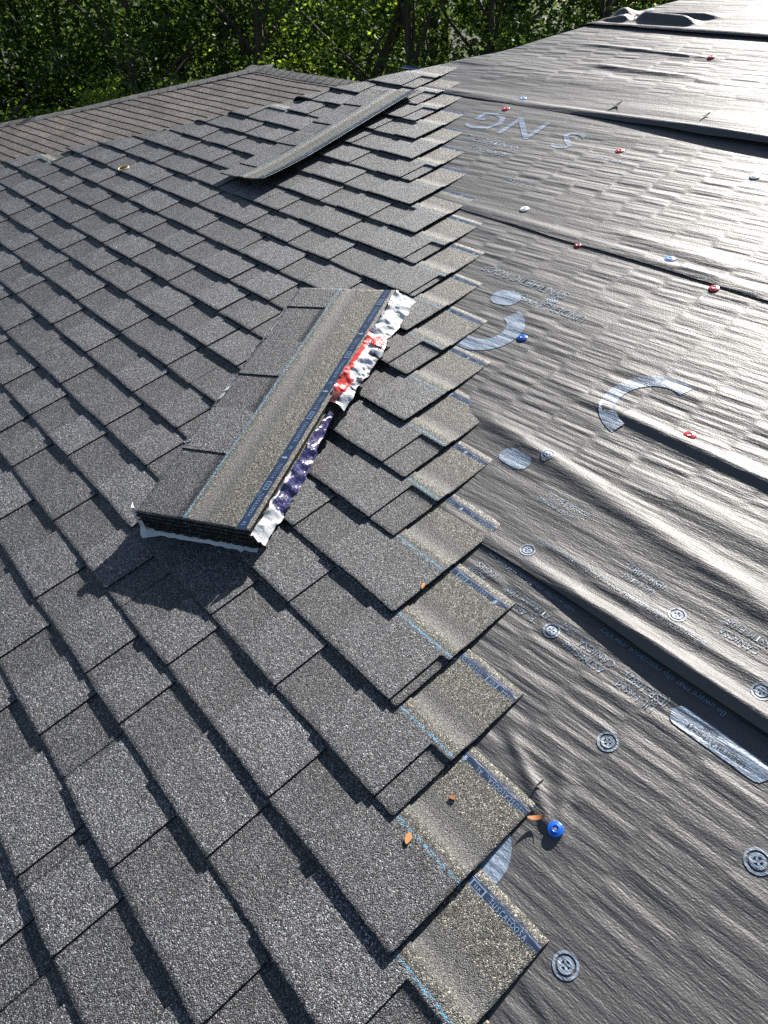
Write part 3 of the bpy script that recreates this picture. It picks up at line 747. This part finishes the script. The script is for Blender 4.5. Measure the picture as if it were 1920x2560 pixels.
def zsag(x, y): return float(vn(x * .9 + 3, y * 1.1, 9)) * .035 + float(vn(x * 2.6, y * 3, 10)) * .008
for k in range(int(-YB / EB)):
    yb = -EB * (k + 1) - .06; yt = yb + EB + .012; x0 = hxB(min(yb, 0)) - .02; off = (k % 2) * .1525 + (k % 3) * .02
    x = math.floor((x0 - off) / .305) * .305 + off
    while x < XR:
        a = max(x + .003, x0); b = x + .302; x += .305
        if b - a < .02: continue
        tv = rB.uniform(.78, 1.2); ns = 3
        for q in range(ns + 1):
            xx = a + (b - a) * q / ns
            for y, z in ((yb + rB.uniform(-.0015, .0015), -.004), (yb, .0075), (yt, .0005)): V.append((max(xx, hxB(min(y, 0)) - .02) , y, z + zsag(xx, y))); tone.append(tv)
        n0 = len(V) - (ns + 1) * 3
        for q in range(ns):
            i = n0 + q * 3; F.append((i, i + 3, i + 4, i + 1)); mi.append(1); F.append((i + 1, i + 4, i + 5, i + 2)); mi.append(0)
mesh_obj('front_slope', V, F, [G_BROWN, ASPH], wing, mi, False, {'tone': tone})
V = []; F = []                                            # dark layer seen in the slots
for y in np.arange(YB, .01, .25):
    for x in np.arange(0, 1.001, .05): xx = hxB(y) + (XR - hxB(y)) * x; V.append((xx, y, zsag(xx, y) - .006))
m = 21
for i in range(len(V) // m - 1):
    for j in range(m - 1): F.append((i * m + j, i * m + j + 1, (i + 1) * m + j + 1, (i + 1) * m + j))
mesh_obj('roof_deck', V, F, [ASPH], wing)
# the other slopes, falling away behind the hip and the ridge
IB = MB.inverted(); hipdirW = (MB.to_3x3() @ Vector((YB / HS, YB, 0)))
A0 = OB; A1 = OB + hipdirW; Rr = OB + xB * XR
bw = Vector((A1.x, A1.y, A1.z)) - e_ * 0
far = OB + hz * (-(hipdirW.dot(hz))) ; far.z = A1.z; far = Vector((A1.x, A1.y, A1.z)) + hz * (2 * abs(hipdirW.dot(hz)))
pts = [IB @ p for p in (A0, A1, far, Rr, far + (Rr - A0) + e_ * hipdirW.dot(e_) * 0 + xB * 0)]
p5 = IB @ (OB + xB * XR + hz * abs(hipdirW.dot(hz)) + Vector((0, 0, A1.z - A0.z)))
mesh_obj('hip_end', [p for p in (pts[0], pts[2], pts[1])], [(0, 1, 2)], [G_BROWN], wing, attr={'tone': [1] * 3})
mesh_obj('back_slope', [pts[0], pts[3], p5, pts[2]], [(0, 1, 2, 3)], [G_BROWN], wing, attr={'tone': [1] * 4})
def caps(name, a, b, nrm_l, nrm_r, w=.135, ex=.14, mat=G_GREY):
    """overlapping cap shingles along a..b, bent over the edge"""
    a = Vector(a); b = Vector(b); L = (b - a).length; d = (b - a) / L; V = []; F = []; mi = []; tn = []
    n = int(L / ex) + 1
    for i in range(n):
        s0 = i * ex; s1 = s0 + ex + .05; t = rB.uniform(.85, 1.15)
        ring = []
        for s, zz in ((s0, .016), (s1, .010)):
            c = a + d * s
            pr = [c + nrm_l * w + Vector((0, 0, zz - .004)), c + nrm_l * w * .5 + Vector((0, 0, zz + .004)), c + Vector((0, 0, zz + .008)), c + nrm_r * w * .5 + Vector((0, 0, zz)), c + nrm_r * w + Vector((0, 0, zz - .012))]
            z = zsag(c.x, c.y); pr = [Vector((p.x, p.y, p.z + z)) for p in pr]
            V += pr; tn += [t] * 5
        o_ = len(V) - 10
        for q in range(4): F.append((o_ + q, o_ + q + 1, o_ + 6 + q, o_ + 5 + q)); mi.append(0)
        V += [Vector((p.x, p.y, p.z - .012)) for p in V[o_:o_ + 5]]; tn += [1] * 5
        for q in range(4): F.append((o_ + 10 + q, o_ + 11 + q, o_ + q + 1, o_ + q)); mi.append(1)
    o = mesh_obj(name, V, F, [mat, ASPH], wing, mi, False, {'tone': tn}); return o
hd = Vector((YB / HS, YB, 0)).normalized(); pl_ = Vector((-hd.y, hd.x, 0)) * 1.0
if pl_.x < 0: pl_ = -pl_
over = (IB.to_3x3() @ (e_ * math.cos(pb) - Vector((0, 0, math.sin(pb))))).normalized()
caps('hip_cap', Vector((YB / HS, YB, 0)), Vector((0, 0, 0)), Vector((1, -HS, 0)).normalized(), over)
backd = (IB.to_3x3() @ (hz * math.cos(pb) - Vector((0, 0, math.sin(pb))))).normalized()
caps('ridge_cap', Vector((XR, 0, 0)), Vector((-.05, 0, 0)), Vector((0, -1, 0)), backd, w=.15)
# walls of the wing
zb = A1.z + .02; hB = abs(hipdirW.dot(hz))
cs = [A1 + xB * .4 + hz * .4, A1 + xB * (XR + hB) + hz * .4, A1 + xB * (XR + hB) + hz * (2 * hB - .4), A1 + xB * .4 + hz * (2 * hB - .4)]
V = [IB @ Vector((p.x, p.y, 0)) for p in cs] + [IB @ Vector((p.x, p.y, zb)) for p in cs]
mesh_obj('wall', V, [(i, (i + 1) % 4, 4 + (i + 1) % 4, 4 + i) for i in range(4)], [SIDING], wing)

# board standing behind the far hip
def plane_hit(px, py, h):
    d = ray(px, py); return EYE + d * (h / d.dot(nB) * -1.0)
b0 = plane_hit(280, 262, 3.0) ; b1 = plane_hit(392, 240, 3.0)
b0 = b0 + ray(280, 262).normalized() * .25; b1 = b1 + ray(392, 240).normalized() * .25
ax = (b1 - b0); Lb = ax.length; ax.normalize(); axh = Vector((ax.x, ax.y, 0)).normalized()
Vb = []; F = []; n = 26; hb = .42; rr = np.random.default_rng(4)
for i in range(n):
    s = i / (n - 1) * Lb; top_ = .02 + .10 * (s / Lb) + (.018 * math.floor(vn(i * .5, 2.0, 3) * 4) / 2 if 0 < i < n - 1 else 0) + rr.uniform(-.004, .004)
    for y in (-.01, .01): Vb += [(s, y, -hb), (s, y, top_ - .02), (s, y, top_)]
mi = []
for i in range(n - 1):
    a, b = i * 6, i * 6 + 6
    F += [(a, b, b + 1, a + 1), (a + 1, b + 1, b + 2, a + 2), (a + 3, a + 4, b + 4, b + 3), (a + 4, a + 5, b + 5, b + 4), (a + 2, b + 2, b + 5, a + 5)]; mi += [0, 1, 0, 1, 1]
F += [(0, 1, 4, 3), (1, 2, 5, 4), (n * 6 - 6, n * 6 - 3, n * 6 - 2, n * 6 - 5), (n * 6 - 5, n * 6 - 2, n * 6 - 1, n * 6 - 4)]; mi += [0, 1, 0, 1]
zx = b0.lerp(b1, 0.0)
mb = Matrix(((axh.x, -axh.y, 0, zx.x), (axh.y, axh.x, 0, zx.y), (0, 0, 1, b0.z), (0, 0, 0, 1)))
o = mesh_obj('plywood_board', Vb, F, [PLY, PLYE], mi=mi, mat4=mb); tag(o, 'brown plywood board with a ragged sunlit top edge standing behind the far hip', 'board')

# ================================================================== ground and trees
def ground_mat():
    k = NT('forest_floor'); tc = k.n('TexCoord').outputs['Object']
    n1 = k.noise(tc, .6, 5.0, .6); n2 = k.noise(tc, 9.0, 4.0, .7)
    c = k.mix(k.smooth(.42, .6, n1), (.020, .030, .010, 1), (.030, .024, .016, 1)); c = k.mix(k.math('MULTIPLY', n2, .5), c, (.02, .035, .01, 1))
    k.l(c, k.b.inputs['Base Color']); k.b.inputs['Roughness'].default_value = .95; k.bump(n2, .15); return k.m
mesh_obj('ground', [(-400, -400, 0), (400, -400, 0), (400, 400, 0), (-400, 400, 0)], [(0, 1, 2, 3)], [ground_mat()])['kind'] = 'structure'
def leaf_mat(name, col, trans, var=.35):
    k = NT(name); at = k.n('Attribute'); at.attribute_name = 'leafv'; oi = k.n('ObjectInfo').outputs['Random']
    f = k.math('ADD', k.math('MULTIPLY', at.outputs['Fac'], 2 * var), 1 - var)
    def tint(c):
        cc = k.n('CombineColor'); 
        for i in range(3): k.l(k.math('MULTIPLY', f, c[i] * (1.0 if i != 0 else 1.0)), cc.inputs[i])
        return cc.outputs[0]
    df = k.n('BsdfDiffuse'); k.l(tint(col), df.inputs[0]); tr = k.n('BsdfTranslucent'); k.l(tint(trans), tr.inputs[0])
    gl = k.n('BsdfGlossy'); gl.inputs['Roughness'].default_value = .38; gl.inputs[0].default_value = (1, 1, 1, 1)
    ms = k.n('AddShader'); k.l(df.outputs[0], ms.inputs[0]); k.l(tr.outputs[0], ms.inputs[1])
    mg = k.n('MixShader'); mg.inputs[0].default_value = .015; k.l(ms.outputs[0], mg.inputs[1]); k.l(gl.outputs[0], mg.inputs[2])
    k.l(mg.outputs[0], k.out.inputs[0]); return k.m
L_OAK = leaf_mat('broad_leaf', (.030, .060, .014), (.050, .085, .010))
L_BRT = leaf_mat('young_leaf', (.042, .080, .015), (.15, .21, .018))
L_DRK = leaf_mat('needle_leaf', (.020, .040, .018), (.022, .040, .010))
def bark_mat():
    k = NT('bark'); tc = k.n('TexCoord').outputs['Object']; sx = k.n('SeparateXYZ'); k.l(tc, sx.inputs[0])
    n1 = k.noise(k.xyz(k.math('MULTIPLY', sx.outputs[0], 14.0), k.math('MULTIPLY', sx.outputs[1], 14.0), k.math('MULTIPLY', sx.outputs[2], 2.5)), 1.0, 4.0, .65)
    k.l(k.ramp(n1, [(.3, (.022, .017, .013)), (.7, (.085, .068, .052))]), k.b.inputs['Base Color']); k.b.inputs['Roughness'].default_value = .9; k.bump(n1, .03); return k.m
BARK = bark_mat()
def leaves(centres, radii, n_per, size, r, flat=.5, aspect=.55, droop=0.0):
    """many small pointed leaves round the twig ends"""
    cs = np.repeat(centres, n_per, axis=0); rs = np.repeat(radii, n_per)
    n = len(cs); off = r.normal(size=(n, 3)); off /= np.linalg.norm(off, axis=1)[:, None]; off *= (r.random(n) ** .45)[:, None]
    off[:, 2] *= .7; pos = cs + off * rs[:, None]
    nrm = r.normal(size=(n, 3)); nrm[:, 2] = np.abs(nrm[:, 2]) + flat; nrm /= np.linalg.norm(nrm, axis=1)[:, None]
    t = r.normal(size=(n, 3)); t[:, 2] -= droop; t -= (t * nrm).sum(1)[:, None] * nrm; t /= np.linalg.norm(t, axis=1)[:, None]; b = np.cross(nrm, t)
    L = size * (.6 + .8 * r.random(n)); Wd = L * aspect * (.7 + .6 * r.random(n))
    p0 = pos - t * L[:, None] * .5; p2 = pos + t * L[:, None] * .5
    fold = nrm * (L * .10)[:, None]
    p1 = pos + b * Wd[:, None] * .5 + fold; p3 = pos - b * Wd[:, None] * .5 + fold
    V = np.stack([p0, p1, p2, p3], 1).reshape(-1, 3)
    lv = np.repeat(r.random(n), 4)
    return V, lv
def leaf_obj(name, V, lv, mat, parent=None, mat4=None):
    n = len(V) // 4; me = bpy.data.meshes.new(name); me.vertices.add(len(V)); me.vertices.foreach_set('co', V.astype(np.float32).reshape(-1))
    me.loops.add(n * 4); me.loops.foreach_set('vertex_index', np.arange(n * 4, dtype=np.int32)); me.polygons.add(n)
    me.polygons.foreach_set('loop_start', np.arange(0, n * 4, 4, dtype=np.int32)); me.polygons.foreach_set('loop_total', np.full(n, 4, dtype=np.int32))
    a = me.attributes.new('leafv', 'FLOAT', 'POINT'); a.data.foreach_set('value', lv.astype(np.float32)); me.materials.append(mat); me.update(calc_edges=True)
    o = bpy.data.objects.new(name, me); C.objects.link(o)
    if parent is not None: o.parent = parent
    if mat4 is not None: o.matrix_world = mat4
    return o
def tube(pts, rad, V, F, n=8):
    pts = [Vector(p) for p in pts]; base = len(V)
    for i, p in enumerate(pts):
        d = (pts[min(i + 1, len(pts) - 1)] - pts[max(i - 1, 0)]).normalized(); a = d.orthogonal().normalized(); b = d.cross(a)
        if i: 
            a = (pa - d * pa.dot(d)).normalized(); b = d.cross(a)
        pa = a
        for j in range(n): t = 2 * math.pi * j / n; V.append(tuple(p + (a * math.cos(t) + b * math.sin(t)) * rad[i]))
    for i in range(len(pts) - 1):
        for j in range(n): F.append((base + i * n + j, base + i * n + (j + 1) % n, base + (i + 1) * n + (j + 1) % n, base + (i + 1) * n + j))
def tree(px, dist, hgt, rad, label, seed, mat=L_OAK, low=.12, ncl=70, nper=75, size=.10, lean=(0, 0), tr=.13, cat='tree', name='tree', group='trees along the wood edge', clr=(.35, .75), clump=1.0, droop=0.0, flat=.5, aspect=.55):
    r = np.random.default_rng(seed); d = ray(px, 100); h = Vector((d.x, d.y, 0)).normalized(); g = Vector((EYE.x, EYE.y, 0)) + h * dist
    e = empty(name, Matrix.Translation(g)); tag(e, label, cat, group)
    # trunk and limbs
    V = []; F = []; n = 9; tp = []
    for i in range(n):
        s = i / (n - 1); tp.append(Vector((lean[0] * s ** 1.3 + .12 * math.sin(s * 5 + seed), lean[1] * s ** 1.3 + .10 * math.sin(s * 4 + seed * 2), s * hgt * .88)))
    tube(tp, [tr * (1 - .8 * i / (n - 1)) * (1.35 if i == 0 else 1) for i in range(n)], V, F, 10)
    cen = []; rd = []
    for c in range(ncl):
        z = low + (1 - low) * r.random() ** .85; shape = math.sin(math.pi * min(1, .12 + .88 * z)) ** .55 if mat is not L_DRK else (1.05 - z) ** .8
        a = r.random() * 2 * math.pi; q = (r.random() ** .5) * rad * max(shape, .25) * (.75 + .5 * math.sin(a * 3 + seed) ** 2)
        base = tp[min(n - 1, int(z * (n - 1)))]
        cen.append((base.x * .8 + q * math.cos(a), base.y * .8 + q * math.sin(a), z * hgt)); rd.append(r.uniform(*clr) * clump)
    for c in range(0, ncl, 5):
        p = Vector(cen[c]); k0 = max(0.06, p.z / hgt - .22); i = k0 * (n - 1) / .88; i0 = min(n - 2, int(i)); b = tp[i0].lerp(tp[i0 + 1], min(1, i - i0))
        mid = b.lerp(p, .5) + Vector((r.uniform(-.2, .2), r.uniform(-.2, .2), r.uniform(0, .3)))
        tube([b, mid, p], [tr * .35 * (1 - k0 * .5), tr * .22, tr * .06], V, F, 6)
    mesh_obj('trunk', V, F, [BARK], e, smooth=True)
    LV, lv = leaves(np.array(cen), np.array(rd), nper, size, r, flat, aspect, droop); leaf_obj('crown', LV, lv, mat, e)
    return e
tree(-170, 17, 9.5, 3.2, 'dark drooping evergreen at the left border of the picture', 1, L_DRK, low=.1, ncl=110, nper=95, size=.15, aspect=.16, droop=1.2, tr=.17)
tree(330, 18, 8.0, 2.7, 'broad dark tree behind the plywood board', 2, ncl=90, nper=85, low=.2)
tree(640, 17.5, 7.0, 2.6, 'tree with a dark straight trunk showing behind the peak of the brown roof', 3, L_OAK, ncl=90, nper=75, low=.28, tr=.19)
tree(830, 17.5, 7.2, 2.2, 'tree with a thick leaning trunk and bright yellow green leaves at the top middle', 4, L_BRT, ncl=60, nper=70, low=.34, lean=(2.6, 1.0), tr=.17)
tree(560, 20.5, 8.5, 2.8, 'sunlit yellow green tree in the gap left of the leaning trunk', 5, L_BRT, ncl=80, nper=70, low=.15)
tree(1010, 16, 6.5, 2.4, 'dense dark tree right behind the point where brown roof meets new roof', 6, ncl=100, nper=85, low=.1)
tree(1240, 16.5, 6.8, 2.6, 'tree with bright patches of leaves above the bare underlayment', 7, L_OAK, ncl=85, nper=70, low=.1)
tree(1520, 17, 7.0, 2.8, 'dark tree behind the folded underlayment at the upper right', 8, ncl=100, nper=80, low=.08)
tree(1820, 19, 8.0, 2.8, 'rightmost tree hidden behind the top of the roof', 9, ncl=70, nper=70, low=.1)
def bush(px, dist, h, rad, label, seed, mat=L_BRT, ncl=40, nper=70, size=.085, **kw):
    return tree(px, dist, h, rad, label, seed, mat, low=.12, ncl=ncl, nper=nper, size=size, tr=.04, cat='shrub', name='shrub', group='shrubs below the wood edge', clr=(.25, .5), **kw)
bush(215, 15.4, 2.9, 1.5, 'bright sunlit shrub left of the plywood board', 21, L_BRT, ncl=60)
bush(40, 15.4, 2.6, 1.4, 'low dark shrub at the lower left behind the brown hip', 22, L_OAK, ncl=50)
bush(400, 15.2, 2.9, 1.3, 'pale leaved shrub right of the plywood board', 23, L_OAK, ncl=45)
bush(560, 15.2, 2.9, 1.2, 'shrub just left of the brown roof peak', 24, L_OAK, ncl=45)
bush(800, 15.0, 2.9, 1.3, 'dark shrub behind the brown ridge', 25, L_OAK, ncl=50)
bush(1150, 14.0, 3.1, 1.2, 'shrub with bright leaves behind the uppermost shingle', 26, L_BRT, ncl=45)
# the wood behind reads as one mass
r = np.random.default_rng(77); cen = []; rd = []
for i in range(1900):
    px = r.uniform(-900, 2500); d = ray(px, 100); h = Vector((d.x, d.y, 0)).normalized(); dist = r.uniform(20, 34); p = EYE + h * dist
    cen.append((p.x, p.y, 9.5 * r.random() ** 1.5 + .2)); rd.append(r.uniform(.8, 1.4))
LV, lv = leaves(np.array(cen), np.array(rd), 170, .19, r); wd = leaf_obj('woodland', LV, lv, L_OAK); tag(wd, kind='stuff')
V = []; F = []
for i in range(34):
    px = r.uniform(-600, 2300); d = ray(px, 100); h = Vector((d.x, d.y, 0)).normalized(); p = EYE + h * r.uniform(20, 34); rr = r.uniform(.08, .2); dx, dy = r.uniform(-1, 1, 2)
    tube([(p.x, p.y, 0), (p.x + dx * .4, p.y + dy * .4, 5), (p.x + dx, p.y + dy, 10)], [rr, rr * .75, rr * .4], V, F, 7)
wt = mesh_obj('woodland_trunks', V, F, [BARK], wd, smooth=True)
